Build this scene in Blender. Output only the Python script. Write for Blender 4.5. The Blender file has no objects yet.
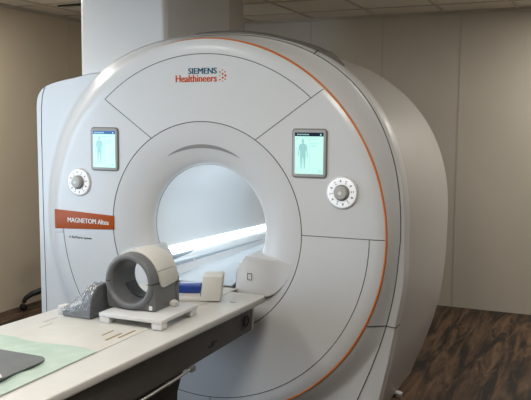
import bpy, bmesh, math, random
from mathutils import Vector, Matrix
random.seed(7)
scene = bpy.context.scene
COL = scene.collection
PI = math.pi
H = 1.08            # height of the bore axis above the floor; shapes below are given relative to the axis
cos, sin, rad = math.cos, math.sin, math.radians

# ------------------------------------------------------------------ materials
def nodes_of(name):
    m = bpy.data.materials.new(name); m.use_nodes = True
    nt = m.node_tree; b = nt.nodes['Principled BSDF']
    return m, nt, b

def plastic(name, col, rough=.35, spec=.5, coat=0., noise=.02, scale=14., bump=0., metal=0.):
    m, nt, b = nodes_of(name)
    b.inputs['Roughness'].default_value = rough
    b.inputs['Metallic'].default_value = metal
    b.inputs['Specular IOR Level'].default_value = spec
    b.inputs['Coat Weight'].default_value = coat
    b.inputs['Coat Roughness'].default_value = .12
    tc = nt.nodes.new('ShaderNodeTexCoord')
    n = nt.nodes.new('ShaderNodeTexNoise'); n.inputs['Scale'].default_value = scale
    n.inputs['Detail'].default_value = 4
    nt.links.new(tc.outputs['Object'], n.inputs['Vector'])
    r = nt.nodes.new('ShaderNodeValToRGB')
    r.color_ramp.elements[0].position = .3; r.color_ramp.elements[1].position = .7
    r.color_ramp.elements[0].color = [max(0, c*(1-noise)) for c in col] + [1]
    r.color_ramp.elements[1].color = [min(1, c*(1+noise)) for c in col] + [1]
    nt.links.new(n.outputs['Fac'], r.inputs['Fac'])
    nt.links.new(r.outputs['Color'], b.inputs['Base Color'])
    if bump:
        bp = nt.nodes.new('ShaderNodeBump'); bp.inputs['Strength'].default_value = bump
        bp.inputs['Distance'].default_value = .01
        nt.links.new(n.outputs['Fac'], bp.inputs['Height'])
        nt.links.new(bp.outputs['Normal'], b.inputs['Normal'])
    return m

def glow(name, col, strength):
    m, nt, b = nodes_of(name)
    b.inputs['Base Color'].default_value = (*[min(.8, c) for c in col], 1)
    b.inputs['Emission Color'].default_value = (*col, 1)
    b.inputs['Emission Strength'].default_value = strength
    b.inputs['Roughness'].default_value = .25
    return m

def wood_floor():
    m, nt, b = nodes_of('dark wood planks')
    L = nt.links.new
    tc = nt.nodes.new('ShaderNodeTexCoord')
    mp = nt.nodes.new('ShaderNodeMapping'); mp.inputs['Rotation'].default_value = (0, 0, PI/2)
    L(tc.outputs['Object'], mp.inputs['Vector'])
    br = nt.nodes.new('ShaderNodeTexBrick')
    br.inputs['Scale'].default_value = 1; br.inputs['Mortar Size'].default_value = .0012
    br.inputs['Brick Width'].default_value = 1.2; br.inputs['Row Height'].default_value = .18
    br.inputs['Color1'].default_value = (.3, .3, .3, 1); br.inputs['Color2'].default_value = (.75, .75, .75, 1)
    br.inputs['Mortar'].default_value = (0, 0, 0, 1)
    L(mp.outputs['Vector'], br.inputs['Vector'])
    mp2 = nt.nodes.new('ShaderNodeMapping'); mp2.inputs['Scale'].default_value = (10, 1.3, 1)
    L(tc.outputs['Object'], mp2.inputs['Vector'])
    n = nt.nodes.new('ShaderNodeTexNoise'); n.inputs['Scale'].default_value = 1.3
    n.inputs['Detail'].default_value = 8; n.inputs['Roughness'].default_value = .68; n.inputs['Distortion'].default_value = .7
    L(mp2.outputs['Vector'], n.inputs['Vector'])
    r = nt.nodes.new('ShaderNodeValToRGB')
    e = r.color_ramp.elements
    e[0].position = .43; e[0].color = (.010, .006, .004, 1)
    e[1].position = .62; e[1].color = (.20, .118, .066, 1)
    k = e.new(.5); k.color = (.085, .044, .023, 1)
    L(n.outputs['Fac'], r.inputs['Fac'])
    mx = nt.nodes.new('ShaderNodeMix'); mx.data_type = 'RGBA'; mx.blend_type = 'MULTIPLY'
    mx.inputs[0].default_value = .75
    L(r.outputs['Color'], mx.inputs[6]); L(br.outputs['Color'], mx.inputs[7])
    L(mx.outputs[2], b.inputs['Base Color'])
    b.inputs['Roughness'].default_value = .5
    return m

WHITE = plastic('white gloss cover', (.70, .70, .695), .34, .5, .25, .012, 3)
WHITE2 = plastic('white satin cover', (.68, .675, .665), .42, .5, .1, .012, 3)
WHITE_SHADE = plastic('white cover shaded side', (.52, .505, .48), .38, .5, .15, .012, 3)  # same white cover, darkened because the flank is lit less
BOREM = plastic('bore liner white', (.80, .81, .82), .42, .5, 0, .01, 3)
FUNNEL = plastic('funnel white', (.66, .655, .65), .38, .5, .15, .01, 3)
SEAM = plastic('dark seam', (.085, .085, .085), .7, .2)
ORANGE = plastic('orange stripe', (.62, .165, .025), .4, .4)
ORANGE2 = plastic('orange label', (.43, .075, .004), .45, .3)
TEAL = plastic('petrol letters', (.005, .11, .17), .5, .2)
ORLET = plastic('orange letters', (.62, .085, .008), .5, .2)
WLET = plastic('white letters', (.85, .83, .8), .5, .2)
DLET = plastic('dark letters', (.05, .05, .055), .5, .2)
BEZEL = plastic('grey bezel', (.17, .165, .16), .4, .4)
BEZIN = plastic('light bezel lip', (.42, .41, .40), .4, .4)
SCREEN = glow('screen glow', (.50, .82, .75), .56)
SCRDARK = glow('screen header', (.004, .012, .03), .5)
SCRBLUE = glow('screen header blue', (.01, .07, .20), .8)
SCRFIG = glow('screen figure', (.26, .50, .50), .62)
SCRLINE = glow('screen line', (.30, .58, .55), .55)
DIALW = glow('lit dial ring', (.9, .92, .95), .42)
DIALG = plastic('dial marks', (.42, .43, .44), .5, .3)
KNOB = plastic('knob grey', (.50, .49, .47), .35, .5)
KNOBD = plastic('knob rim grey', (.27, .265, .26), .4, .5)
CREAM = plastic('cream table board', (.64, .62, .57), .42, .4, 0, .07, 6)
CREAM2 = plastic('cream table rim', (.62, .605, .57), .4, .4, 0, .03, 8)
CREAM3 = plastic('cream coil shell', (.66, .64, .59), .45, .4, 0, .02, 8)
BROWN = plastic('slot brown', (.33, .245, .13), .6, .2)
DARKP = plastic('dark grey panel', (.078, .070, .063), .5, .4, 0, .05, 9)
DARKB = plastic('dark table base', (.035, .029, .026), .6, .3, 0, .05, 9)
BLACK = plastic('black plastic', (.012, .012, .013), .45, .4)
GREYC = plastic('grey coil plastic', (.145, .147, .150), .42, .5, 0, .02, 9)
GREYI = plastic('grey coil lining', (.115, .117, .120), .42, .5, 0, .02, 9)
COILD = plastic('dark coil insert', (.03, .03, .032), .5, .4)
BLUEP = plastic('blue vinyl', (.010, .045, .26), .35, .5, .2, .15, 30, .15)
SLATE = plastic('slate grey mat', (.155, .165, .165), .6, .3, 0, .05, 20)
FOAM = plastic('grey foam', (.10, .105, .11), .6, .3, 0, .2, 18, .25)
TISSUE = plastic('white tissue', (.75, .75, .73), .8, .1, 0, .03, 20)
METAL = plastic('brushed steel', (.55, .53, .50), .3, .5, 0, .03, 30, 0, .9)
RAILG = plastic('blue grey gloss rail', (.20, .235, .27), .25, .5)
TRACK = plastic('bore track', (.44, .49, .53), .35, .5, 0, .02, 6)
RAILGLOW = glow('glowing white rail', (.80, .92, 1.0), 5.6)  # glow put into the rail by emission; also brightens the bore
WALLM = plastic('taupe wall panel', (.58, .535, .455), .42, .4, 0, .02, 1.2)
WALLL = plastic('beige left wall', (.62, .54, .42), .6, .3, 0, .02, 1.2)
WALLSEAM = plastic('wall joint', (.50, .46, .385), .6, .3)
WALLX = plastic('plain wall', (.62, .60, .56), .7, .3)
CEILM = plastic('ceiling tile', (.74, .68, .58), .85, .2, 0, .06, 120)
TBAR = plastic('ceiling grid bar', (.50, .45, .38), .5, .3)
FRAMEM = plastic('window frame', (.6, .6, .6), .4, .4)
LAMPM = glow('lamp diffuser', (1, .95, .88), 6.0)
WINGLOW = glow('daylight window pane', (.70, .84, 1.0), 3.0)

def sheet_mat():
    m, nt, b = nodes_of('pale green drape')
    L = nt.links.new
    tc = nt.nodes.new('ShaderNodeTexCoord')
    n = nt.nodes.new('ShaderNodeTexNoise'); n.inputs['Scale'].default_value = 9; n.inputs['Detail'].default_value = 5
    L(tc.outputs['Object'], n.inputs['Vector'])
    r = nt.nodes.new('ShaderNodeValToRGB')
    r.color_ramp.elements[0].position = .3; r.color_ramp.elements[0].color = (.40, .52, .44, 1)
    r.color_ramp.elements[1].position = .7; r.color_ramp.elements[1].color = (.51, .61, .53, 1)
    L(n.outputs['Fac'], r.inputs['Fac']); L(r.outputs['Color'], b.inputs['Base Color'])
    b.inputs['Roughness'].default_value = .55
    return m
DRAPE = sheet_mat()

def wrap_mat():
    m, nt, b = nodes_of('clear plastic film')
    b.inputs['Base Color'].default_value = (.42, .45, .49, 1)
    b.inputs['Roughness'].default_value = .10
    b.inputs['Alpha'].default_value = .38
    b.inputs['Specular IOR Level'].default_value = .9
    n = nt.nodes.new('ShaderNodeTexNoise'); n.inputs['Scale'].default_value = 15; n.inputs['Detail'].default_value = 3
    n.inputs['Distortion'].default_value = 1.2
    tc = nt.nodes.new('ShaderNodeTexCoord'); nt.links.new(tc.outputs['Object'], n.inputs['Vector'])
    bp = nt.nodes.new('ShaderNodeBump'); bp.inputs['Strength'].default_value = .6; bp.inputs['Distance'].default_value = .03
    nt.links.new(n.outputs['Fac'], bp.inputs['Height']); nt.links.new(bp.outputs['Normal'], b.inputs['Normal'])
    return m
WRAP = wrap_mat()

# ------------------------------------------------------------------ object helpers
ORG = {}
def tag(o, label=None, cat=None, group=None, kind=None):
    if label: o['label'] = label
    if cat: o['category'] = cat
    if group: o['group'] = group
    if kind: o['kind'] = kind
    return o

def thing(name, loc, label, cat, group=None):
    """Empty at the base of a thing; loc relative to the bore axis."""
    o = bpy.data.objects.new(name, None); COL.objects.link(o)
    o.empty_display_size = .1
    o.location = (loc[0], loc[1], loc[2]+H)
    ORG[o] = Vector(o.location)
    return tag(o, label, cat, group)

def obj(name, bm, mat, parent=None, base=None, smooth=40, label=None):
    if parent is not None: org = ORG[parent]
    elif base is not None: org = Vector((base[0], base[1], base[2]+H))
    else: org = Vector((0, 0, 0))
    for v in bm.verts: v.co += Vector((0, 0, H)) - org
    bmesh.ops.recalc_face_normals(bm, faces=bm.faces[:]) if not getattr(bm, 'keep', False) else None
    me = bpy.data.meshes.new(name); bm.to_mesh(me); bm.free()
    if smooth:
        for p in me.polygons: p.use_smooth = True
        me.set_sharp_from_angle(angle=rad(smooth))
    for m_ in (mat if isinstance(mat, (list, tuple)) else [mat]): me.materials.append(m_)
    o = bpy.data.objects.new(name, me); COL.objects.link(o)
    if parent is not None: o.parent = parent
    else: o.location = org
    ORG[o] = org
    if label: o['label'] = label
    return o

def NB(): return bmesh.new()

def box(bm, x0, x1, y0, y1, z0, z1, bev=0., seg=2, mat=None):
    r = bmesh.ops.create_cube(bm, size=1, matrix=Matrix.Translation(((x0+x1)/2, (y0+y1)/2, (z0+z1)/2)) @ Matrix.Diagonal((x1-x0, y1-y0, z1-z0, 1)))
    if bev:
        vs = r['verts']; es = {e for v in vs for e in v.link_edges}
        bmesh.ops.bevel(bm, geom=list(es), offset=bev, segments=seg, affect='EDGES', profile=.5)
    return bm

def ngon_prism(bm, pts2, axis, a0, a1, bev=0., seg=2):
    """extrude a 2D polygon along axis ('x': (y,z), 'y': (x,z), 'z': (x,y))."""
    def P(p, a):
        return (a, p[0], p[1]) if axis == 'x' else (p[0], a, p[1]) if axis == 'y' else (p[0], p[1], a)
    v0 = [bm.verts.new(P(p, a0)) for p in pts2]; v1 = [bm.verts.new(P(p, a1)) for p in pts2]
    n = len(pts2); fs = []
    fs.append(bm.faces.new(v0)); fs.append(bm.faces.new(v1[::-1]))
    for i in range(n): fs.append(bm.faces.new((v0[i], v0[(i+1) % n], v1[(i+1) % n], v1[i])))
    bmesh.ops.recalc_face_normals(bm, faces=fs)
    if bev:
        es = set(fs[0].edges) | set(fs[1].edges)
        bmesh.ops.bevel(bm, geom=list(es), offset=bev, segments=seg, affect='EDGES', profile=.5)
    return bm

def rrect(cx, cz, w, h, r, n=6):
    pts = []
    for (sx, sz, a) in ((1, 1, 0), (-1, 1, 90), (-1, -1, 180), (1, -1, 270)):
        for i in range(n+1):
            t = rad(a + 90*i/n)
            pts.append((cx+sx*(w/2-r)+r*cos(t), cz+sz*(h/2-r)+r*sin(t)))
    return pts

def tube(bm, pts, r, n=8, closed=False, caps=True):
    pts = [Vector(p) for p in pts]; m = len(pts); rings = []
    up = None
    for i, p in enumerate(pts):
        if closed: t = pts[(i+1) % m]-pts[i-1]
        else: t = pts[min(i+1, m-1)]-pts[max(i-1, 0)]
        t.normalize()
        if up is None: up = t.orthogonal().normalized()
        up = (up - t*up.dot(t)).normalized()
        s = t.cross(up)
        rr = r[i] if isinstance(r, (list, tuple)) else r
        rings.append([bm.verts.new(p + up*rr*cos(2*PI*k/n) + s*rr*sin(2*PI*k/n)) for k in range(n)])
    for i in range(m if closed else m-1):
        a, b = rings[i], rings[(i+1) % m]
        sh = 0
        if closed and i == m-1:
            sh = min(range(n), key=lambda q: (a[0].co-b[q].co).length)
        for k in range(n):
            bm.faces.new((a[k], a[(k+1) % n], b[(k+1+sh) % n], b[(k+sh) % n]))
    if caps and not closed:
        bm.faces.new(rings[0][::-1]); bm.faces.new(rings[-1])
    return bm

def lathe(bm, prof, c, axis='y', n=48, a0=0., a1=2*PI, close=False):
    """prof: list of (radius, along)."""
    full = abs(a1-a0-2*PI) < 1e-6
    m = n if full else n+1
    rings = []
    for (r, h) in prof:
        row = []
        for k in range(m):
            t = a0+(a1-a0)*k/n
            if axis == 'y': p = (c[0]+r*cos(t), c[1]+h, c[2]+r*sin(t))
            elif axis == 'z': p = (c[0]+r*cos(t), c[1]+r*sin(t), c[2]+h)
            else: p = (c[0]+h, c[1]+r*cos(t), c[2]+r*sin(t))
            row.append(bm.verts.new(p))
        rings.append(row)
    P = len(prof)
    for i in range(P if close else P-1):
        a, b = rings[i], rings[(i+1) % P]
        for k in range(n):
            k2 = (k+1) % m
            if prof[i][0] < 1e-6 and prof[(i+1) % P][0] < 1e-6: continue
            try: bm.faces.new((a[k], a[k2], b[k2], b[k]))
            except ValueError: pass
    bmesh.ops.remove_doubles(bm, verts=bm.verts[:], dist=1e-6)
    return bm

def loft(bm, rows, closed=True):
    """rows: lists of points with the same count."""
    vs = [[bm.verts.new(p) for p in row] for row in rows]
    n = len(rows[0])
    for a, b in zip(vs, vs[1:]):
        for k in range(n if closed else n-1):
            k2 = (k+1) % n
            bm.faces.new((a[k], a[k2], b[k2], b[k]))
    return vs

def text(body, size, x, z, y, mat, name, parent, fit=None, bold=0., h=None, dup=()):
    """flat raised lettering facing -y, left baseline at (x, z)."""
    cu = bpy.data.curves.new(name, 'FONT'); cu.body = body; cu.size = size
    cu.extrude = .0008; cu.offset = bold; cu.resolution_u = 3
    t = bpy.data.objects.new('t', cu); COL.objects.link(t)
    bpy.context.view_layer.update()
    dg = bpy.context.evaluated_depsgraph_get()
    me = bpy.data.meshes.new_from_object(t.evaluated_get(dg))
    bpy.data.objects.remove(t)
    bm = NB(); bm.from_mesh(me); bpy.data.meshes.remove(me)
    xs = [v.co.x for v in bm.verts]; w = max(xs)-min(xs); x0 = min(xs)
    s = fit/w if fit else 1
    ys = [v.co.y for v in bm.verts]; sy = h/max(ys) if h else s
    for v in bm.verts:
        c = v.co.copy(); v.co = Vector((x+(c.x-x0)*s, y-c.z, z+c.y*sy))
    b0 = bm.copy(); dx = 0
    for d in dup:      # heavier strokes
        dx += d; b2 = b0.copy()
        for v in b2.verts: v.co.x += dx; v.co.y -= dx*.25
        me = bpy.data.meshes.new('q'); b2.to_mesh(me); b2.free(); bm.from_mesh(me); bpy.data.meshes.remove(me)
    return obj(name, bm, mat, parent, smooth=0)

# ------------------------------------------------------------------ outlines of the scanner (x, z), relative to the bore axis
FL = -H
def interp(tab, z):
    for (z0, x0), (z1, x1) in zip(tab, tab[1:]):
        if z1 <= z <= z0:
            return x0+(x1-x0)*(z0-z)/(z0-z1)
    return tab[-1][1]
def smooth_tab(tab, n=40):
    # Catmull-Rom through the table
    out = []
    for i in range(len(tab)-1):
        p0 = tab[max(i-1, 0)]; p1 = tab[i]; p2 = tab[i+1]; p3 = tab[min(i+2, len(tab)-1)]
        for k in range(8):
            t = k/8
            f = lambda a, b, c, d: .5*((2*b)+(c-a)*t+(2*a-5*b+4*c-d)*t*t+(3*b-a-3*c+d)*t**3)
            out.append((f(p0[0], p1[0], p2[0], p3[0]), f(p0[1], p1[1], p2[1], p3[1])))
    out.append(tab[-1]); return out

def outline(a, n, low, wing=False, top=None, wx=0.):
    """counter-clockwise polygon starting at the floor on the right."""
    lowr = smooth_tab(low)
    pts = [(x, z) for (z, x) in lowr[::-1]]
    up = []
    for i in range(1, 90):
        t = PI*i/90
        c, s = cos(t), sin(t)
        up.append((math.copysign(abs(c)**(2/n), c)*a, abs(s)**(2/n)*(top or a)))
    if not wing:
        pts += up
        pts += [(-x, z) for (z, x) in lowr]
    else:
        pts += [p for p in up if p[0] > -.74]
        pts += [(-.80, .862), (-.90, .842+wx*.5), (-1.0, .826+wx), (-1.06, .814+wx)]
        R = .125+wx; cx, cz = -1.205-wx+R, .805+wx-R
        for i in range(1, 9):
            t = rad(90+90*i/8); pts.append((cx+R*cos(t), cz+R*sin(t)))
        for z in (.5, .2, -.1, -.4, -.7, FL): pts.append((-1.205-wx, z))
    return pts

def ray_r(poly, th):
    dx, dz = cos(th), sin(th); best = None
    n = len(poly)
    for i in range(n):
        (x0, z0), (x1, z1) = poly[i], poly[(i+1) % n]
        ex, ez = x1-x0, z1-z0
        den = dx*ez-dz*ex
        if abs(den) < 1e-12: continue
        t = (x0*ez-z0*ex)/den; u = (x0*dz-z0*dx)/den
        if t > 0 and -1e-9 <= u <= 1+1e-9 and (best is None or t > best): best = t
    return best

LOW_RIM = [(0, 1.08), (-.23, 1.06), (-.44, 1.02), (-.65, .955), (-.87, .87), (FL, .80)]
LOW_BAND = [(0, 1.102), (-.222, 1.102), (-.438, 1.068), (-.65, 1.032), (-.846, .99), (FL, .945)]
LOW_BODY = [(0, 1.09), (-.3, 1.085), (-.6, 1.05), (-.83, .985), (FL, .89)]
RIM = outline(1.08, 2.42, LOW_RIM, True, 1.052)
BAND = outline(1.102, 2.42, LOW_BAND, True, 1.062, wx=.004)
BODY = outline(1.09, 2.2, LOW_BODY, top=1.05)

NT = 288
TH = [2*PI*k/NT for k in range(NT)]
def extra_angles(poly_pts):
    return [math.atan2(z, x) % (2*PI) for x, z in poly_pts]
CORN = extra_angles([(.80, FL), (-1.205, FL), (.945, FL), (-1.209, FL), (.89, FL), (-.89, FL)])
TH = sorted(set(TH+CORN))
R1, R2, RO = .586, .947, 1.031
YO, YR = .014, .09

# ------------------------------------------------------------------ MRI SCANNER
scan = thing('mri_scanner', (0, .8, FL), 'large white ring-shaped scanner with an orange arc around its front, standing on the wood floor', 'scanner')

rim_r = {t: ray_r(RIM, t) for t in TH}
band_r = {t: ray_r(BAND, t) for t in TH}
body_r = {t: ray_r(BODY, t) for t in TH}
def pol(r, y, t): return (r*cos(t), y, r*sin(t))

# outer front cover: from the flat face over the orange groove and back to the rim
def face_y(r, t):
    """depth of the front moulding at radius r, direction t."""
    if r <= .965: return 0.
    if r <= RO: return YO*((r-.965)/(RO-.965))**2
    Dd = max(rim_f(t)-RO, .012); L = min(Dd, .10)
    u = min(1, (r-RO)/L)
    return YO+(YR-YO)*(.62*u+.38*(1-cos(PI*u))/2)
def rim_f(t): return ray_r(RIM, t)
rows = []
for r in (R2, .965, .98, .995, 1.01, 1.02, RO):
    rows.append([pol(r, face_y(r, t), t) for t in TH])
for i in range(1, 15):
    row = []
    for t in TH:
        Dd = max(rim_r[t]-RO, .012); L = min(Dd, .10)
        d = L*i/9 if i <= 9 else L+(Dd-L)*(i-9)/5
        row.append(pol(RO+d, face_y(RO+d-1e-7, t), t))
    rows.append(row)
rows.append([pol(rim_r[t]-.004, YR+.02, t) for t in TH])
bm = NB(); loft(bm, rows); bmesh.ops.remove_doubles(bm, verts=bm.verts[:], dist=2e-5)
# the edge of the top panel runs straight, not quite radially
def edge_angle(r):
    ax, az, bx, bz = .319, .491, .309, .217
    qa = bx*bx+bz*bz; qb = 2*(ax*bx+az*bz); qc = ax*ax+az*az-r*r
    k = (-qb+math.sqrt(qb*qb-4*qa*qc))/(2*qa)
    return math.atan2(az+k*bz, ax+k*bx)
RS = [R1+(R2-R1)*k/8 for k in range(9)]
# the two upper side panels that carry the displays belong to the same moulding
n = 24
loft(bm, [[pol(r, 0, rad(.4)+(edge_angle(r)-rad(.4))*k/n) for k in range(n+1)] for r in RS], closed=False)
loft(bm, [[pol(r, 0, (PI-edge_angle(r))+edge_angle(r)*k/n) for k in range(n+1)] for r in RS], closed=False)
cover = obj('front_cover', bm, WHITE, scan, smooth=35)

def sector(name, a0, a1, mat):
    bm = NB(); n = 40
    loft(bm, [[pol(r, -.0005, a0+(a1-a0)*k/n) for k in range(n+1)] for r in (R1, .7, .83, R2)], closed=False)
    return obj(name, bm, mat, scan)
bm = NB(); loft(bm, [[pol(r, -.0005, edge_angle(r)+(PI-2*edge_angle(r))*k/40) for k in range(41)] for r in RS], closed=False)
obj('top_panel', bm, WHITE, scan)
sector('lower_panel', rad(-87), rad(.4), WHITE)
sector('lower_panel', rad(180), rad(273), WHITE)

def arc(r, a0, a1, y, n=60): return [pol(r, y, rad(a0+(a1-a0)*k/n)) for k in range(n+1)]
def seam(pts, r=.0021, mat=SEAM, name='panel_seam', parent=None, n=6):
    return obj(name, tube(NB(), pts, r, n), mat, parent or cover)
ea = math.degrees(edge_angle(R2)); seam(arc(R2, ea, 180-ea, 0))
seam(arc(R2, -178, .4, 0, 90))
bm = tube(NB(), [pol(R1, 0, 2*PI*k/120) for k in range(120)], .0024, 6, closed=True)
obj('panel_seam', bm, SEAM, cover)
def radial_seam(a, r0, r1, n=18):
    t = rad(a)
    seam([pol(r0+(r1-r0)*k/n, face_y(r0+(r1-r0)*k/n, t), t) for k in range(n+1)])
for sg, r1 in ((1, 1.022), (-1, R2)):
    pts = []
    for k in range(19):
        r = R1+(r1-R1)*k/18; t = edge_angle(r)
        x, y, z = pol(r, face_y(r, t), t); pts.append((sg*x, y, z))
    seam(pts)
radial_seam(.4, R1, 1.024); radial_seam(-87, R2, 1.022)
obj('orange_stripe', tube(NB(), arc(RO-.001, -86, 104, YO-.001, 140), [.0058*min(1, (140-k)/30+.15) for k in range(141)], 8), ORANGE, cover, label='thin orange stripe along the edge of the face')
# edge band behind the rim with its dark joint
rimp = [t for t in TH if not (rad(180)+math.atan2(H, 1.205) < t < 2*PI-math.atan2(H, .80))]
def ring_open(rr, y):
    ts = [t for t in rimp if t > PI*1.5] + [t for t in rimp if t < PI*1.5]
    return [pol(rr[t], y, t) for t in ts]
band_bm = NB()
b_in = {t: rim_r[t]+.004 for t in TH}
b_mid = {t: max(band_r[t]-.004, rim_r[t]+.006) for t in TH}
b_out = {t: max(band_r[t], rim_r[t]+.008) for t in TH}
loft(band_bm, [ring_open(b_in, YR+.02), ring_open(b_in, YR+.006), ring_open(b_mid, YR+.012), ring_open(b_out, YR+.02),
               ring_open(b_out, YR+.11), ring_open({t: b_out[t]-.03 for t in TH}, YR+.112)], closed=False)
obj('edge_band', band_bm, WHITE2, scan, smooth=35)
rj = [t for t in TH if t > 2*PI-math.atan2(H, .80) or t < rad(57)]
rj = [t for t in rj if t > PI]+[t for t in rj if t < PI]
obj('rim_joint', tube(NB(), [pol(rim_r[t]+.001, YR+.004, t) for t in rj], .0032, 6), SEAM, scan)
t = rad(57); seam([pol(rim_f(t)+q, YR+.004+w, t) for q, w in ((-.012, -.005), (0, 0), (.02, .01), (.024, .03))], .003, parent=scan)
# seam across the rim between upper and lower cover on the right
pts = []
for k in range(16):
    x = .935+.088*k/15; z = -.44-.008*k/15
    r_ = math.hypot(x, z); t_ = math.atan2(z, x)
    pts.append((x, face_y(r_, t_), z))
seam(pts, .003)
seam([(1.020, YR+.003, -.448), (1.044, YR+.007, -.451), (1.060, YR+.0105, -.454), (1.066, YR+.020, -.456), (1.066, YR+.05, -.457), (1.066, YR+.1, -.458)], .0026, parent=scan)

# magnet body behind the band
bm = NB()
prof = [(.99, .17), (.99, .24), (.993, .32), (1.0, .48), (1.008, .8), (1.006, 1.1), (1.0, 1.3), (.985, 1.45), (.95, 1.57), (.89, 1.65), (.8, 1.69)]
rows = []
for (k, y) in prof:
    row = []
    for t in TH:
        r = body_r[t]
        kk = k if sin(t) > -.5 else max(k, 1.0 if y < 1.5 else k)
        if y < .45: r = min(r*k, band_r[t]-.010) if not (PI*.6 < t < PI*1.5) else r*k*.985
        else: r = r*k
        x, z = r*cos(t), r*sin(t)
        row.append((x, y, max(z, FL+.012)))
    rows.append(row)
rows.append([pol(.50, 1.69, t) for t in TH])
loft(bm, rows)
body = obj('magnet_cover', bm, WHITE_SHADE, scan, smooth=40)
# base lip along the floor; light on its rounded edge put in as paler colour
bm = NB()
pts = [(.89, .30), (.897, .36), (.897, 1.25), (.885, 1.40), (.85, 1.52), (.80, 1.56), (.74, 1.56), (.74, .30)]
ngon_prism(bm, pts, 'z', FL+.0, FL+.03, .006)
obj('base_lip', bm, WHITE2, scan)
bm = NB(); ngon_prism(bm, [(-x, y) for x, y in pts], 'z', FL, FL+.03, .006); obj('base_lip', bm, WHITE2, scan)
bm = NB(); lathe(bm, [(0, 0), (.022, 0), (.025, .006), (.025, .024), (.018, .03), (0, .03)], (.925, .80, FL), 'z', 20); obj('levelling_foot', bm, WHITE2, scan)

# dark service hatch on top of the magnet, just behind the front cover
bm = NB(); rows = []
for (dr, y) in ((-.01, .205), (.020, .21), (.028, .235), (.030, .5), (.018, .62), (-.01, .625)):
    row = []
    for k in range(31):
        t = rad(55+48*k/30); f = min(1, k/3, (30-k)/3)
        rb = ray_r(BODY, t)*1.004
        row.append(pol(rb+(dr if dr < 0 else dr*f*1.4-.01*(1-f)), y, t))
    rows.append(row)
loft(bm, rows, closed=False)
obj('top_hatch', bm, plastic('grey hatch', (.20, .19, .175), .45, .4), scan, label='dark grey hatch on the top')

# left shoulder cabinet behind the flat wing
bm = NB()
ngon_prism(bm, [(-1.200, FL), (-1.200, .72), (-1.185, .765), (-1.15, .792), (-1.09, .805), (-.95, .832), (-.83, .85), (-.78, .80), (-.9, .6), (-.9, FL)], 'y', YR+.08, 1.55, .012)
obj('shoulder_cover', bm, WHITE2, scan)
seam([(-1.135, YR, .795), (-1.158, YR, .74), (-1.168, YR, .66), (-1.172, YR, .5), (-1.172, YR, 0), (-1.166, YR, -.5), (-1.164, YR, FL+.02)], .0024)

# funnel into the bore
D = .085
def fun(t): return (R1-(R1-.35)*sin(t), D*(1-cos(t)))
bm = NB(); lathe(bm, [fun(PI/2*k/16) for k in range(17)]+[(.35, .1)], (0, 0, 0), 'y', 128)
fn = obj('bore_funnel', bm, FUNNEL, scan, smooth=60)
bm = NB()
rows = [[], [], []]
for k in range(41):
    a = rad(120-60*k/40); w = sin(PI*k/40)**.7*.5
    for j, rr in enumerate((.452+.022*w, .452, .452-.020*w)):
        t = math.asin((R1-rr)/(R1-.35)); r_, y_ = fun(t)
        rows[j].append(pol(r_, y_-.0015, a))
loft(bm, rows, closed=False)
obj('recess_shade', bm, plastic('recess shade grey', (.30, .29, .28), .6, .2), fn)  # grey crescent patch; the shade of the funnel recess is put into its colour
# bore tube
bm = NB(); lathe(bm, [(.35, .1), (.35, .4), (.35, .9), (.35, 1.55), (.36, 1.6), (.40, 1.66), (.5, 1.692)], (0, 0, 0), 'y', 96)
tubeo = obj('bore_liner', bm, BOREM, scan, smooth=60)
obj('bore_joint', tube(NB(), [pol(.3495, .092, 2*PI*k/96) for k in range(96)], .0018, 5, closed=True), plastic('joint grey', (.30, .30, .30), .6), tubeo)
# glowing rail, guide rail and track inside the bore
def sink(bm):
    for v in bm.verts:
        v.co.z -= .010+.026*v.co.y; v.co.x -= math.copysign(.013*v.co.y, v.co.x)
    return bm
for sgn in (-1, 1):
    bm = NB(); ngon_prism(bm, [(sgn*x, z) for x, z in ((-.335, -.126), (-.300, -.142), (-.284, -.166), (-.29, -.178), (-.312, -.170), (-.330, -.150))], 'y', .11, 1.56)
    obj('glow_rail', sink(bm), RAILGLOW, tubeo, label='bright white glowing rail')
    bm = NB(); ngon_prism(bm, [(sgn*x, z) for x, z in ((-.308, -.171), (-.292, -.1795), (-.274, -.206), (-.276, -.212), (-.2795, -.211))], 'y', .11, 1.56)
    obj('glow_rail_foot', sink(bm), RAILG, tubeo)
    bm = NB(); ngon_prism(bm, [(sgn*x, z) for x, z in ((-.279, -.210), (-.256, -.214), (-.246, -.220), (-.244, -.262), (-.2315, -.262))], 'y', .11, 1.56)
    gr = obj('guide_rail', sink(bm), TRACK, tubeo)
    for y in (.32, .85, 1.2):
        bm = NB(); x = sgn*.2445; box(bm, x-.003, x+.003, y, y+.03, -.256, -.224, .001); obj('clip', sink(bm), WHITE2, gr)
bm = NB(); ngon_prism(bm, [(-.24, -.255), (-.205, -.2875), (.205, -.2875), (.24, -.255), (.24, -.26), (.205, -.2935), (-.205, -.2935), (-.24, -.26)], 'y', -.045, 1.56)
obj('track_floor', bm, TRACK, tubeo)
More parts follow.
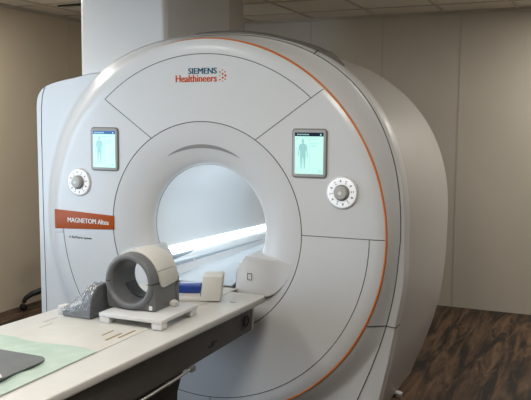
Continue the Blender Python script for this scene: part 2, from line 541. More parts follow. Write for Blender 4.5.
# docking blocks that flank the table at the mouth of the bore
for sgn in (-1, 1):
    bm = NB()
    cols = [(.225, -.05, -.335, -.335), (.238, -.05, -.20, -.335), (.250, -.05, -.175, -.335), (.270, -.05, -.150, -.335), (.288, -.05, -.122, -.335), (.33, -.046, -.126, -.335), (.37, -.036, -.131, -.335),
            (.41, -.022, -.136, -.335), (.445, -.010, -.140, -.318), (.475, -.004, -.144, -.29), (.50, -.0012, -.147, -.26), (.52, -.0002, -.150, -.23), (.545, .002, -.153, -.19)]
    NF = 6
    grid = [[bm.verts.new((sgn*x, y, zb+(zt-zb)*k/NF)) for k in range(NF+1)] for x, y, zt, zb in cols]
    topb = [bm.verts.new((sgn*(x+.012), .11, zt+.010)) for x, y, zt, zb in cols]
    botb = [bm.verts.new((sgn*x, .11, zb)) for x, y, zt, zb in cols]
    for p_, q_ in zip(grid, grid[1:]):
        for k in range(NF): bm.faces.new((p_[k], q_[k], q_[k+1], p_[k+1]))
    for i in range(len(cols)-1):
        bm.faces.new((grid[i][NF], grid[i+1][NF], topb[i+1], topb[i])); bm.faces.new((grid[i][0], botb[i], botb[i+1], grid[i+1][0]))
    bmesh.ops.remove_doubles(bm, verts=bm.verts[:], dist=1e-5)
    te = [e for e in bm.edges if len(e.link_faces) == 2 and e.calc_face_angle(0) > .9 and e.verts[0].co.y < .0 and e.verts[1].co.y < .0]
    bmesh.ops.bevel(bm, geom=te, offset=.005, segments=2, affect='EDGES')
    db = obj('docking_block', bm, WHITE2, scan, smooth=50)
    bm = NB(); y = -.0515
    for (x0, x1, z0, z1) in ((.301, .325, -.214, -.210), (.301, .325, -.248, -.244), (.3, .302, -.246, -.212), (.324, .326, -.246, -.212)):
        box(bm, min(sgn*x0, sgn*x1), max(sgn*x0, sgn*x1), y, y+.004, z0, z1)
    obj('label_mark', bm, BEZEL, db)
    bm = NB(); ngon_prism(bm, rrect(sgn*.240, -.178, .03, .02, .006), 'y', .0, .07, .003); obj('locating_pin', bm, WHITE, db)

# displays
def display(cx, cz, header):
    w, h = .190, .250
    bm = NB(); ngon_prism(bm, rrect(cx, cz, w, h, .02), 'y', -.008, .004, .003); d = obj('display', bm, BEZEL, scan)
    bm = NB(); ngon_prism(bm, rrect(cx, cz, w-.010, h-.010, .016), 'y', -.0095, -.007, .001); obj('inner_frame', bm, BEZIN, d)
    sw, sh = w-.036, h-.040
    sx0, sx1, sz0, sz1 = cx-sw/2, cx+sw/2, cz-sh/2, cz+sh/2
    bm = NB(); box(bm, sx0, sx1, -.0108, -.0085, sz0, sz1); obj('screen', bm, SCREEN, d, smooth=0)
    bm = NB(); box(bm, sx0, sx1, -.0116, -.0095, sz1-.019, sz1); obj('header_bar', bm, header, d, smooth=0)
    # patient figure on the screen
    fx, fz = sx0+.044, sz1-.045
    half = [(0, .013), (.006, .011), (.0075, .004), (.006, -.003), (.004, -.007), (.006, -.011), (.017, -.015), (.0215, -.022), (.024, -.045), (.0275, -.068), (.0285, -.078), (.0255, -.083), (.023, -.070), (.0185, -.050), (.0155, -.038), (.0148, -.056), (.0158, -.075), (.014, -.100), (.0115, -.125), (.0135, -.138), (.006, -.138), (.0045, -.115), (.0025, -.085), (0, -.078)]
    pts = [(fx+x, fz+z) for x, z in half]+[(fx-x, fz+z) for x, z in half[-2:0:-1]]
    bm = NB(); ngon_prism(bm, pts, 'y', -.0114, -.0100); obj('patient_figure', bm, SCRFIG, d, smooth=0)
    bm = NB()
    for (x0, z0, ww, hh) in ((.006, -.034, .012, .004), (.068, -.034, .010, .004), (.080, -.055, .05, .0025), (.086, -.070, .030, .005), (.005, -.085, .007, .006), (.082, -.034, .04, .002), (.128, -.196, .016, .006)):
        box(bm, sx0+x0, sx0+x0+ww, -.0114, -.0100, sz1+z0, sz1+z0+hh)
    for z in (-.03, -.19): box(bm, sx0+.005, sx0+.080, -.0113, -.0100, sz1+z, sz1+z+.0012)
    for x in (.004, .080): box(bm, sx0+x, sx0+x+.0012, -.0113, -.0100, sz1-.19, sz1-.03)
    obj('readout', bm, SCRLINE, d, smooth=0)
    bm = NB()
    for i in range(9): box(bm, sx0+.012+i*.0075, sx0+.012+i*.0075+.005, -.0120, -.0110, sz1-.013, sz1-.007)
    obj('header_text', bm, SCRLINE, d, smooth=0)
    bm = NB(); box(bm, sx1-.018, sx1-.010, -.0120, -.0110, sz1-.015, sz1-.006)
    obj('header_icon', bm, SCRLINE, d, smooth=0)
display(-.634, .424, SCRBLUE)
display(.625, .429, SCRDARK)

# control dials
def dial(cx, cz):
    c = (cx, 0, cz)
    bm = NB(); lathe(bm, [(.083, .002), (.083, -.006), (.079, -.010), (.073, -.011), (.040, -.0105), (0, -.0105)], c, 'y', 56); d = obj('control_dial', bm, WHITE, scan)
    bm = NB(); lathe(bm, [(.075, -.0112), (.0735, -.0124), (.043, -.0124), (.0415, -.0112)], c, 'y', 56); obj('lit_ring', bm, DIALW, d)
    bm = NB()
    for k in range(12):
        a = 2*PI*k/12+.12
        r0 = .058
        for (dr, da, w) in ((-.007, 0, .004), (.004, .05, .003), (.004, -.05, .003)) if k % 2 == 0 else ((0, 0, .0055), (.008, 0, .002)):
            x, z = cx+(r0+dr)*cos(a+da), cz+(r0+dr)*sin(a+da)
            ngon_prism(bm, rrect(x, z, 2*w, 2*w, w*.6, 2), 'y', -.0132, -.0118)
    obj('dial_symbols', bm, DIALG, d)
    bm = NB(); lathe(bm, [(.0405, -.0105), (.0405, -.020), (.037, -.024), (.033, -.025)], c, 'y', 40); obj('knob_rim', bm, KNOBD, d)
    bm = NB(); lathe(bm, [(.0345, -.022), (.0335, -.036), (.030, -.041), (.012, -.043), (0, -.0432)], c, 'y', 40); kn = obj('knob', bm, KNOB, d)
    bm = NB(); lathe(bm, [(.010, -.0425), (.009, -.0445), (0, -.0447)], c, 'y', 20); obj('knob_button', bm, WLET, kn)
dial(-.820, .226); dial(.803, .236)

# name plate on the left
bm = NB(); ngon_prism(bm, [(-1.004, -.061), (-.578, -.041), (-.578, .038), (-1.004, .056)], 'y', -.007, .004, .0015)
plate = obj('name_plate', bm, ORANGE2, scan, label='orange name plate with white lettering')
text('MAGNETOM Altea', .04, -.908, -.0160, -.0075, WLET, 'plate_lettering', plate, fit=.295, h=.028, dup=(.0010, .0010, .0008))
bm = NB(); box(bm, -1.002, -.945, -.004, .004, -.086, -.0615, .002); obj('plate_tab', bm, WHITE, plate)
text('A BioMatrix System', .02, -.905, -.112, -.0012, DLET, 'small_lettering', cover, fit=.165, h=.014)
# maker's wordmark at the top
text('SIEMENS', .04, -.081, .8405, -.0012, TEAL, 'wordmark', scan, fit=.172, h=.0315, dup=(.0010, .0010, .0010))
text('Healthineers', .04, -.160, .7985, -.0012, ORLET, 'wordmark', scan, fit=.250, h=.037, dup=(.0010, .0010, .0010))
bm = NB()
for (dx, dz, r) in ((0, .022, .0045), (.016, .031, .0035), (.016, .012, .0055), (.032, .003, .0062), (.016, -.008, .0055), (0, -.018, .0045), (.016, -.026, .0035), (-.002, .002, .003), (.030, .022, .004), (.031, -.016, .004)):
    ngon_prism(bm, [(.112+dx+r*cos(2*PI*k/12), .826+dz+r*sin(2*PI*k/12)) for k in range(12)], 'y', -.0018, .001)
obj('wordmark_dots', bm, ORLET, scan)

# ------------------------------------------------------------------ SERVICE COLUMN above the scanner
colt = thing('service_column', (-.86, .95, .84), 'tall white boxed column rising from behind the scanner to the ceiling', 'column')
X0, X1 = -1.19, -.533
pts = [(X0, 1.558), (X0, .865)]
for i in range(13):
    x = X0+(X1-X0)*(i+.5)/13
    best = .865
    # rest just above the magnet cover and the shoulder
    for (px, pz) in BODY:
        if abs(px-x) < .05: best = max(best, pz*1.008+.012)
    pts.append((x, best))
pts += [(X1, pts[-1][1]), (X1, 1.558)]
bm = NB(); ngon_prism(bm, pts, 'y', .50, 1.39)
es = [e for e in bm.edges if abs(e.verts[0].co.x-e.verts[1].co.x) < 1e-5 and abs(e.verts[0].co.y-e.verts[1].co.y) < 1e-5 and e.verts[0].co.y < .7 and (e.verts[0].co.x < X0+.01 or e.verts[0].co.x > X1-.01)]
bmesh.ops.bevel(bm, geom=es, offset=.04, segments=6, affect='EDGES', profile=.5)
obj('column_casing', bm, WHITE, colt)
bm = NB(); box(bm, -.92, X1-.003, 1.398, 1.64, .98, 1.558, .004); obj('rear_casing', bm, WHITE_SHADE, colt)
bm = NB(); box(bm, -.83, X1-.006, 1.385, 1.402, .985, 1.556); obj('casing_joint', bm, SEAM, colt)

# ------------------------------------------------------------------ PATIENT TABLE
ZT = -.30
tab = thing('patient_table', (.02, -1.1, FL), 'long cream patient table leading up to the scanner opening', 'table')
def edge_x(y, side):
    return .452+.040*y if side > 0 else -.292+.07*y
YE = -2.35
bm = NB()
pts = [(edge_x(-.125, 1)-.015, -.125), (edge_x(-.15, 1), -.15), (edge_x(YE, 1), YE), (edge_x(YE, -1), YE), (edge_x(-.15, -1), -.15), (edge_x(-.125, -1)+.015, -.125)]
ngon_prism(bm, pts, 'z', ZT-.034, ZT, .007, 3)
obj('table_top', bm, CREAM2, tab)
# patient board lying in the table top, with a raised lip line
bm = NB()
ngon_prism(bm, [(.244, -.056), (.232, YE+.03), (-.262, YE+.03), (-.236, -.056)], 'z', ZT-.004, ZT+.0035, .002)
board = obj('patient_board', bm, CREAM, tab)
for (x0, x1, y0, y1, mm) in ((.172, .184, -1.13, -1.02, BROWN), (.20, .211, -1.08, -.96, BROWN), (.12, .128, -1.08, -1.0, BROWN), (-.19, -.183, -1.10, -1.02, KNOB), (-.235, -.228, -1.02, -.93, KNOB)):
    bm = NB(); box(bm, x0, x1, y0, y1, ZT+.002, ZT+.0048, .0012); obj('track_slot', bm, mm, board)
bm = NB(); ngon_prism(bm, rrect(.352, -.33, .03, .014, .004), 'z', ZT-.002, ZT+.0015); obj('position_mark', bm, BEZEL, tab)
bm = NB(); box(bm, -.283, -.248, -.865, -.815, ZT-.001, ZT+.038, .004); obj('rail_stop', bm, WHITE2, tab)
# dark side panel
for sgn in (1, -1):
    bm = NB()
    xo = .372 if sgn > 0 else -.315
    ngon_prism(bm, [(-.128, -.334), (-.150, -.486), (YE+.05, -.486), (YE+.05, -.334)], 'x', xo-.02, xo, .004)
    sp = obj('side_panel', bm, DARKP, tab, label='dark side panel')
    bm = NB(); ngon_prism(bm, [(-.102, -.334), (-.124, -.486), (-.1395, -.486), (-.1175, -.334)], 'x', xo-.02, xo-.002, .002); obj('end_strip', bm, CREAM2, sp)
    if sgn > 0:
        bm = NB(); ngon_prism(bm, rrect(-.222, -.420, .085, .085, .008), 'x', xo-.002, xo+.002, .001); so = obj('socket_plate', bm, plastic('socket plate grey', (.10, .095, .09), .5), sp)
        bm = NB(); lathe(bm, [(.033, 0), (.033, .005), (.028, .007), (.024, .003), (0, .003)], (xo+.0015, -.222, -.420), 'x', 28); obj('socket', bm, BLACK, so)
        bm = NB(); box(bm, xo+.003, xo+.007, -.232, -.212, -.428, -.415, .001); obj('socket_pin', bm, plastic('dull red', (.10, .03, .025), .5), so)
        bm = NB()
        for (y0, y1, z0, z1) in ((-.612, -.600, -.452, -.440), (-.600, -.584, -.4465, -.4435), (-.584, -.578, -.454, -.428), (-.570, -.564, -.452, -.426), (-.564, -.546, -.4385, -.4355), (-.546, -.536, -.442, -.430)):
            box(bm, xo-.001, xo+.0015, y0, y1, z0, z1)
        obj('handle_symbol', bm, BLACK, sp)
# underside tray and lifting column
bm = NB(); box(bm, -.30, .345, YE+.08, -.19, -.50, -.345, .01); obj('under_tray', bm, DARKB, tab)
bm = NB(); ngon_prism(bm, [(-.70, -.49), (-.76, -.53), (-.80, -.60), (-.81, -.72), (-.81, FL+.06), (-1.75, FL+.06), (-1.75, -.49)], 'x', -.27, .325, .02, 3); obj('lift_column', bm, DARKB, tab)
bm = NB(); box(bm, -.31, .36, -1.85, -.78, FL, FL+.075, .02, 3); obj('foot_plate', bm, DARKP, tab)
# steel bar under the side panel
bm = NB(); tube(bm, [(.378, -.80, -.492), (.383, -.9, -.494), (.385, -1.1, -.4945), (.385, -1.6, -.495)], .0068, 10)
hb = obj('side_bar', bm, METAL, tab, label='steel bar under the side panel')
bm = NB(); box(bm, .362, .39, -.80, -.765, -.505, -.482, .003); obj('bar_bracket', bm, BEZEL, hb)
bm = NB(); tube(bm, [(.384, -.97, -.494), (.384, -1.0, -.494)], .0088, 10); obj('bar_collar', bm, METAL, hb)

# ------------------------------------------------------------------ COIL on its carrier board
car = thing('coil_carrier', (.04, -.76, ZT+.0035), 'flat white bridge board lying across the table under the grey ring coil', 'board')
bm = NB(); box(bm, -.008, .315, -.925, -.612, -.268, -.2505, .004); obj('carrier_top', bm, WHITE2, car)
for x in (-.005, .262):
    for y in (-.922, -.665):
        bm = NB(); box(bm, x, x+.05, y, y+.05, ZT+.004, -.266, .003); obj('foot', bm, WHITE2, car)

CX, CZ, RC = .106, -.108, .142
coil = thing('ring_coil', (CX, -.74, -.25), 'grey and cream ring-shaped receiver coil standing on the white board', 'coil')
Y0, Y1 = -.838, -.648
# lower half: a block with a round trough
def coil_lower():
    bm = NB(); pts = []
    N = 28
    outer = [(CX-RC, CZ-.004)]
    outer += [(CX-RC-.002, CZ-.08), (CX-RC+.004, CZ-.12), (CX-RC+.012, -.249), (CX+RC-.004, -.249), (CX+RC+.003, -.21), (CX+RC, CZ-.004)]
    inner = [(CX+.112*cos(PI*k/N), CZ-.004-.108*sin(PI*k/N)) for k in range(N+1)]
    ngon_prism(bm, outer+inner, 'y', Y0+.012, Y1, .006, 2)
    return bm
obj('lower_shell', coil_lower(), GREYC, coil)
def half_ring(r_in, r_out, y0, y1, bev, a0=0, a1=180, n=36, cz=CZ):
    bm = NB()
    pts = [(CX+r_out*cos(rad(a0+(a1-a0)*k/n)), cz+r_out*sin(rad(a0+(a1-a0)*k/n))) for k in range(n+1)]
    pts += [(CX+r_in*cos(rad(a1-(a1-a0)*k/n)), cz+r_in*sin(rad(a1-(a1-a0)*k/n))) for k in range(n+1)]
    ngon_prism(bm, pts, 'y', y0, y1, bev, 3)
    return bm
obj('upper_shell', half_ring(.110, RC-.002, Y0+.012, Y1, .006), GREYC, coil)
# thick rolled front rim
bm = NB(); lathe(bm, [(.112, .03), (.108, .012), (.110, .002), (.118, -.006), (.128, -.006), (.138, .002), (.1425, .014), (.1425, .035), (.12, .035)], (CX, Y0, CZ-.002), 'y', 56, close=True)
obj('front_rim', bm, GREYC, coil, smooth=60)
bm = NB(); lathe(bm, [(.114, .0), (.105, .03), (.103, .10), (.104, .185), (.114, .188)], (CX, Y0, CZ-.002), 'y', 56)
lin = obj('lining', bm, GREYI, coil, smooth=60)
bm = NB(); lathe(bm, [(.104, .10), (.098, .105), (.097, .17), (.104, .182)], (CX, Y0, CZ-.002), 'y', 24, rad(200), rad(340)); obj('inner_pad', bm, COILD, lin)
# cream cap over the back of the upper half, reaching down on the right
bm = half_ring(RC-.004, RC+.007, Y0+.045, Y1+.006, .004, 22, 165); obj('cream_cap', bm, CREAM3, coil)
bm = NB()
ngon_prism(bm, [(Y0+.046, CZ+.052), (Y1+.006, CZ+.052), (Y1+.006, CZ-.010), (Y1-.006, CZ-.022), (Y0+.082, CZ-.032), (Y0+.066, CZ-.028), (Y0+.052, CZ-.006)], 'x', CX+RC-.012, CX+RC+.010, .003)
for v in bm.verts:
    if v.co.z > CZ+.03 : v.co.x -= .010
obj('latch', bm, CREAM3, coil, label='cream latch flap')
for s in (1, -1):
    obj('split_line', tube(NB(), [(CX+s*.108, Y0-.0035, CZ-.004), (CX+s*.120, Y0-.007, CZ-.004), (CX+s*.130, Y0-.0065, CZ-.004), (CX+s*.1435, Y0+.010, CZ-.004), (CX+s*.144, Y0+.05, CZ-.004)], .0022, 6), BLACK, coil)
bm = NB(); ngon_prism(bm, rrect(CX+.118, -.232, .019, .022, .004), 'y', Y0+.0095, Y0+.013, .001); obj('sticker', bm, TISSUE, coil, label='small white sticker')
bm = NB(); lathe(bm, [(.02, 0), (.024, .006), (.024, .02), (.012, .028), (0, .028)], (CX+.15, -.685, -.25), 'z', 20)
obj('lock_knob', bm, CREAM3, coil)
coil.location.z += .0012
bm = NB(); box(bm, CX+RC-.03, CX+RC+.006, Y1+.001, Y1+.020, -.249, CZ+.0, .004); obj('rear_connector', bm, GREYC, coil)
for o_ in list(coil.children)+list(lin.children):
    for v in o_.data.vertices: v.co.x = v.co.x*.90-.014; v.co.z *= .90; v.co.y += .004*(v.co.y > .02)

# ------------------------------------------------------------------ wrapped foam pad left of the coil
pad = thing('foam_pad', (-.16, -.78, ZT+.004), 'grey foam wedge wrapped in clear plastic at the left of the ring coil', 'pad')
ZP = ZT+.004
bm = NB(); box(bm, -.228, -.062, -.902, -.72, ZP, ZP+.028, .008); fp = obj('base_slab', bm, FOAM, pad, smooth=60)
arch = [(-.905, ZP+.004), (-.905, ZP+.05), (-.898, ZP+.088), (-.878, ZP+.118), (-.848, ZP+.136), (-.81, ZP+.145), (-.765, ZP+.14), (-.735, ZP+.12), (-.72, ZP+.08), (-.72, ZP+.004)]
bm = NB(); ngon_prism(bm, arch, 'x', -.118, -.064, .010, 3); obj('upright_pad', bm, FOAM, pad, smooth=60)
# plastic film stretched from the upright down over the slab
def film():
    bm = NB(); rows = []
    ring = []
    for i in range(len(arch)-1):
        for k in range(5):
            t = k/5; ring.append((arch[i][0]*(1-t)+arch[i+1][0]*t, arch[i][1]*(1-t)+arch[i+1][1]*t))
    ring.append(arch[-1])
    n = len(ring)
    for j in range(19):
        u = j/18
        x = -.066-(.176)*u
        # height falls from the arch to the slab
        f = 1 if u < .28 else 1-.80*((u-.28)/.72)**.85
        row = []
        for i, (y, z) in enumerate(ring):
            h = (z-ZP)*f
            if u > .28: h = max(h, min(z-ZP, .032))
            w = sin(i*.75+j*.5)*cos(j*.45-i*.3)+.5*sin(i*1.25-j*.9)
            am = .0022 if u < .28 else .0055
            cy = -.812
            row.append((x-.002*w, cy+(y-cy)*1.06+am*.5*w, ZP+.0015+h*1.015+am*w*min(1, h/.03)))
        rows.append(row)
    loft(bm, rows, closed=False)
    for v in bm.verts: v.co.z = max(v.co.z, ZP+.0005)
    return bm
obj('plastic_wrap', film(), WRAP, pad, smooth=45)

# ------------------------------------------------------------------ holder with blue cushion right of the coil
hold = thing('foot_holder', (.2, -.36, ZT+.004), 'cream L-shaped foot holder with a dark blue cushion, behind the ring coil', 'holder')
def rot2(px, py, c, a): return (c[0]+(px*cos(a)-py*sin(a)), c[1]+(px*sin(a)+py*cos(a)))
ha = rad(22)
hc = (.215, -.335)
def local_box(bm, u0, u1, v0, v1, z0, z1, bev, tilt=0.):
    b2 = NB(); box(b2, u0, u1, v0, v1, z0, z1, bev)
    for v in b2.verts:
        u, w = v.co.x+tilt*(v.co.z-z0), v.co.y
        x, y = rot2(u, w, hc, ha); v.co.x, v.co.y = x, y
    me = bpy.data.meshes.new('q'); b2.to_mesh(me); b2.free(); bm.from_mesh(me); bpy.data.meshes.remove(me)
    return bm
bm = local_box(NB(), -.15, .03, -.055, .055, ZT+.004, ZT+.026, .006); obj('base_plate', bm, CREAM3, hold)
bm = local_box(NB(), -.12, -.03, -.045, .045, ZT+.0255, ZT+.041, .004); obj('cushion_tray', bm, CREAM3, hold)
bm = local_box(NB(), -.028, .070, -.062, .062, ZT+.006, ZT+.132, .006, .10); obj('upright', bm, CREAM3, hold)
bm = local_box(NB(), -.15, -.030, -.05, .05, ZT+.0405, ZT+.082, .012); obj('cushion', bm, BLUEP, hold, label='dark blue cushion')

# ------------------------------------------------------------------ drape, mat and tissue on the near end of the table
def wavy_sheet(x0, x1, y0, y1, z, amp, nx=40, ny=50, th=.0016, corner=0.):
    bm = NB(); top = []; bot = []
    for j in range(ny+1):
        rt = []; rb = []
        for i in range(nx+1):
            u, v = i/nx, j/ny
            x = x0+(x1-x0)*u; y = y0+(y1-y0)*v
            e = .010*sin(u*9+1)*(v > .98)
            zz = z+amp*(1+sin(x*31+y*17)*cos(y*23-x*11)+.5*sin(x*73-y*41))*.5*min(1, 8*min(u, 1-u, 1.2*(1-v))+.15)
            rt.append(bm.verts.new((x, y+e, zz+th))); rb.append(bm.verts.new((x, y+e, z)))
        top.append(rt); bot.append(rb)
    for j in range(ny):
        for i in range(nx):
            bm.faces.new((top[j][i], top[j][i+1], top[j+1][i+1], top[j+1][i]))
            bm.faces.new((bot[j][i], bot[j+1][i], bot[j+1][i+1], bot[j][i+1]))
    for j in range(ny):
        bm.faces.new((top[j][0], top[j+1][0], bot[j+1][0], bot[j][0])); bm.faces.new((top[j][nx], bot[j][nx], bot[j+1][nx], top[j+1][nx]))
    for i in range(nx):
        bm.faces.new((top[0][i], bot[0][i], bot[0][i+1], top[0][i+1])); bm.faces.new((top[ny][i], top[ny][i+1], bot[ny][i+1], bot[ny][i]))
    return bm
tag(obj('drape', wavy_sheet(-.255, .239, YE+.05, -1.262, ZT+.0046, .0080, 60, 90), DRAPE, None, (0, -1.8, ZT+.0046), 70),
    'pale green paper drape spread over the near end of the table', 'drape')
bm = NB(); ngon_prism(bm, rrect(-.04, -1.86, .40, .84, .05), 'z', ZT+.0165, ZT+.0215, .002, 3)
tag(obj('rubber_mat', bm, SLATE, None, (-.04, -1.86, ZT+.0165)), 'dark grey rounded mat lying on the pale green drape', 'mat')
bm = NB()
rows = []
for j in range(9):
    rows.append([((.098)+.060*i/10+.004*sin(j*2.1), -1.745+.07*j/8+.004*sin(i*1.7), ZT+.0242+.006*abs(sin(i*1.3+j*.9))) for i in range(11)])
vs = loft(bm, rows, closed=False)
ret = bmesh.ops.extrude_face_region(bm, geom=bm.faces[:])
for v in [g for g in ret['geom'] if isinstance(g, bmesh.types.BMVert)]: v.co.z -= .0022
tag(obj('tissue', bm, TISSUE, None, (.13, -1.71, ZT+.022), 60), 'crumpled white tissue on the edge of the dark grey mat', 'tissue')

# ------------------------------------------------------------------ stool behind the scanner on the left
SX, SY = -2.345, 1.69
st = thing('rolling_stool', (SX, SY, FL), 'black rolling stool half hidden behind the left side of the scanner', 'stool')
bm = NB(); lathe(bm, [(0, .47), (.12, .47), (.145, .458), (.15, .44), (.145, .42), (.12, .41), (0, .41)], (SX, SY, FL), 'z', 32); obj('seat', bm, BLACK, st)
bm = NB(); lathe(bm, [(0, .10), (.03, .10), (.03, .25), (.018, .26), (.018, .41), (0, .41)], (SX, SY, FL), 'z', 20); obj('gas_lift', bm, BEZEL, st)
for k in range(5):
    a = rad(226+72*k)
    d = lambda r, z: (SX+r*cos(a), SY+r*sin(a), FL+z)
    bm = NB(); tube(bm, [d(.0, .165), d(.09, .175), d(.19, .165), d(.27, .14), d(.325, .105), d(.345, .065)], [.034, .031, .027, .024, .021, .017], 10)
    lg = obj('leg', bm, BLACK, st, smooth=60)
    cxx, cyy = SX+.345*cos(a), SY+.345*sin(a)
    for o2 in (-.016, .016):
        b2 = NB(); lathe(b2, [(0, -.009), (.022, -.009), (.0275, -.005), (.0275, .005), (.022, .009), (0, .009)], (0, 0, 0), 'y', 22)
        ang = a+.5
        for v in b2.verts:
            y = v.co.y+o2; x = v.co.x
            v.co = Vector((cxx+x*cos(ang)-y*sin(ang), cyy+x*sin(ang)+y*cos(ang), FL+.0278+v.co.z))
        obj('caster_wheel', b2, BLACK, lg, smooth=50)
    bm = NB(); lathe(bm, [(0, .022), (.008, .022), (.008, .07), (0, .07)], (cxx, cyy, FL), 'z', 10); obj('caster_stem', bm, BEZEL, lg)

# ------------------------------------------------------------------ ROOM
XL, XR, YF, YB, ZC = -2.70, 3.1, -4.7, 3.2, 1.565
def struct(name, bm, mat, smooth=0):
    o = obj(name, bm, mat, smooth=smooth); o['kind'] = 'structure'; return o
struct('floor', box(NB(), XL-.1, XR+.1, YF-.1, YB+.1, FL-.08, FL), wood_floor())
bm = NB(); box(bm, XL-.1, XR+.1, YB, YB+.1, FL, ZC+.1); wb = struct('wall_back', bm, WALLM)
bm = NB()
for k in range(-4, 6):
    x = .832+.703*(k-1)
    if XL+.05 < x < XR-.05: box(bm, x-.006, x+.006, YB-.003, YB+.001, FL, ZC)
jo = obj('panel_joint', bm, WALLSEAM, wb, smooth=0)
# left wall with a large daylight window towards the front
WY0, WY1, WZ0, WZ1 = -2.85, -1.0, -.55, 1.15
bm = NB(); box(bm, XL-.1, XL, WY1, YB, FL, ZC+.1); box(bm, XL-.1, XL, YF, WY0, FL, ZC+.1)
box(bm, XL-.1, XL, WY0, WY1, FL, WZ0); box(bm, XL-.1, XL, WY0, WY1, WZ1, ZC+.1)
wl = struct('wall_left', bm, WALLL)
bm = NB()
for y in (2.28, 1.06): box(bm, XL-.001, XL+.003, y-.005, y+.005, FL, ZC)
obj('panel_joint', bm, plastic('left wall joint', (.53, .46, .35), .6), wl, smooth=0)
bm = NB()
for (y0, y1, z0, z1) in ((WY0, WY0+.06, WZ0, WZ1), (WY1-.06, WY1, WZ0, WZ1), (WY0, WY1, WZ0, WZ0+.06), (WY0, WY1, WZ1-.06, WZ1), ((WY0+WY1)/2-.02, (WY0+WY1)/2+.02, WZ0, WZ1)):
    box(bm, XL-.08, XL-.02, y0, y1, z0, z1)
win = struct('window_1', bm, FRAMEM)
bm = NB(); box(bm, XL-.062, XL-.056, WY0+.03, WY1-.03, WZ0+.03, WZ1-.03); obj('pane', bm, WINGLOW, win, smooth=0)
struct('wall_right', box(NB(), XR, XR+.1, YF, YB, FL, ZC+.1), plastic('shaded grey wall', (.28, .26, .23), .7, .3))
struct('wall_front', box(NB(), XL-.1, XR+.1, YF-.1, YF, FL, ZC+.1), WALLX)
bm = NB(); box(bm, XL-.1, XR+.1, YF-.1, YB+.1, ZC, ZC+.1); ce = struct('ceiling', bm, CEILM)
bm = NB()
x = .07-.614*5
while x < XR:
    if x > XL: box(bm, x-.012, x+.012, YF, YB, ZC-.007, ZC+.002)
    x += .614
y = 2.78-.614*13
while y < YB:
    if y > YF: box(bm, XL, XR, y-.012, y+.012, ZC-.0065, ZC+.002)
    y += .614
box(bm, XL, XR, YB-.03, YB, ZC-.022, ZC); box(bm, XL, XL+.03, YF, YB, ZC-.022, ZC)
obj('grid', bm, TBAR, ce, smooth=0)
# air slot in the ceiling near the left wall
v = thing('air_slot', (-2.06, 1.66, ZC-.014), 'black air slot in the ceiling tiles left of the white column', 'vent')
bm = NB(); ngon_prism(bm, [(-2.30, 1.64), (-1.80, 1.60), (-1.80, 1.72), (-2.30, 1.66)], 'z', ZC-.012, ZC-.0005); obj('opening', bm, BLACK, v, smooth=0)
bm = NB()
box(bm, -2.31, -1.79, 1.722, 1.738, ZC-.013, ZC-.001); obj('slot_edge', bm, TBAR, v, smooth=0)
# ceiling lights (outside the view) around the scanner, the left flank one added
def lamp(x, y, power, col, sx=.5, sy=1.1, lab='', fix=LAMPM):
    t = thing('ceiling_light', (x, y, ZC-.03), lab, 'lamp')
    bm = NB()
    for (x0, x1, y0, y1) in ((-sx/2-.03, -sx/2, -sy/2-.03, sy/2+.03), (sx/2, sx/2+.03, -sy/2-.03, sy/2+.03), (-sx/2, sx/2, -sy/2-.03, -sy/2), (-sx/2, sx/2, sy/2, sy/2+.03)):
        box(bm, x+x0, x+x1, y+y0, y+y1, ZC-.028, ZC-.001)
    obj('frame', bm, FRAMEM, t, smooth=0)
    bm = NB(); box(bm, x-sx/2, x+sx/2, y-sy/2, y+sy/2, ZC-.020, ZC-.004); obj('diffuser', bm, fix, t, smooth=0)
    L = bpy.data.lights.new('ceiling_lamp', 'AREA'); L.shape = 'RECTANGLE'; L.size = sx; L.size_y = sy; L.energy = power; L.color = col
    o = bpy.data.objects.new('ceiling_lamp', L); COL.objects.link(o); o.location = (x, y, ZC+H-.032)
lamp(-.85, -1.8, 9, (1, .96, .90), lab='ceiling light panel in front of the scanner, over the left side of the table')
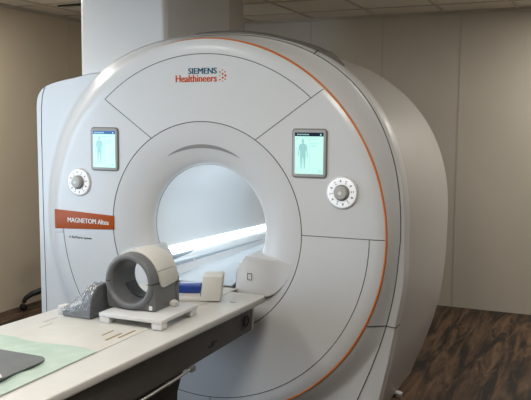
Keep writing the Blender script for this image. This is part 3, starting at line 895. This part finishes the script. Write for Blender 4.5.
lamp(1.05, -2.0, 25, (1, .95, .88), lab='ceiling light panel in front of the scanner, over the right side of the table')
lamp(2.2, 1.0, 3, (1, .93, .82), .5, .9, lab='ceiling light panel over the right flank of the scanner')
lamp(-2.1, .3, 14, (1, .93, .82), .5, .9, lab='added ceiling light panel over the left flank, brightening the left wall')  # unseen lamp added to lift the left wall
lamp(2.35, 2.45, 24, (1, .95, .88), .6, .6, lab='small square ceiling light beside the back wall', fix=glow('small diffuser', (1, .93, .82), 3.0))
# daylight through the window
L = bpy.data.lights.new('window_daylight', 'AREA'); L.shape = 'RECTANGLE'; L.size = WY1-WY0-.1; L.size_y = WZ1-WZ0-.1
L.energy = 36; L.color = (.55, .76, 1.0)
o = bpy.data.objects.new('window_daylight', L); COL.objects.link(o)
o.location = (XL-.02, (WY0+WY1)/2, (WZ0+WZ1)/2+H)
o.rotation_euler = Vector((1, 0, 0)).to_track_quat('-Z', 'Z').to_euler()

# ------------------------------------------------------------------ world, camera, colour management
w = bpy.data.worlds.new('World'); scene.world = w; w.use_nodes = True
w.node_tree.nodes['Background'].inputs[0].default_value = (.6, .7, .85, 1)
w.node_tree.nodes['Background'].inputs[1].default_value = .3
cam = bpy.data.cameras.new('camera'); co = bpy.data.objects.new('camera', cam); COL.objects.link(co)
cam.sensor_width = 36; cam.lens = 738.83/531*36; cam.clip_start = .05
Rr = Vector((0.9141155, 0.40539895, 0.00667408)); Uu = Vector((-0.04881333, 0.09369609, 0.99440349)); Ff = Vector((-0.40250479, 0.90932543, -0.10543792))
m = Matrix(((Rr.x, Uu.x, -Ff.x, 0), (Rr.y, Uu.y, -Ff.y, 0), (Rr.z, Uu.z, -Ff.z, 0), (0, 0, 0, 1)))
co.matrix_world = Matrix.Translation((1.9445372, -3.53201969, .58751583+H)) @ m
scene.camera = co
scene.view_settings.view_transform = 'Standard'
scene.view_settings.look = 'None'
scene.view_settings.gamma = 1
scene.view_settings.use_curve_mapping = False
scene.view_settings.exposure = 0.06
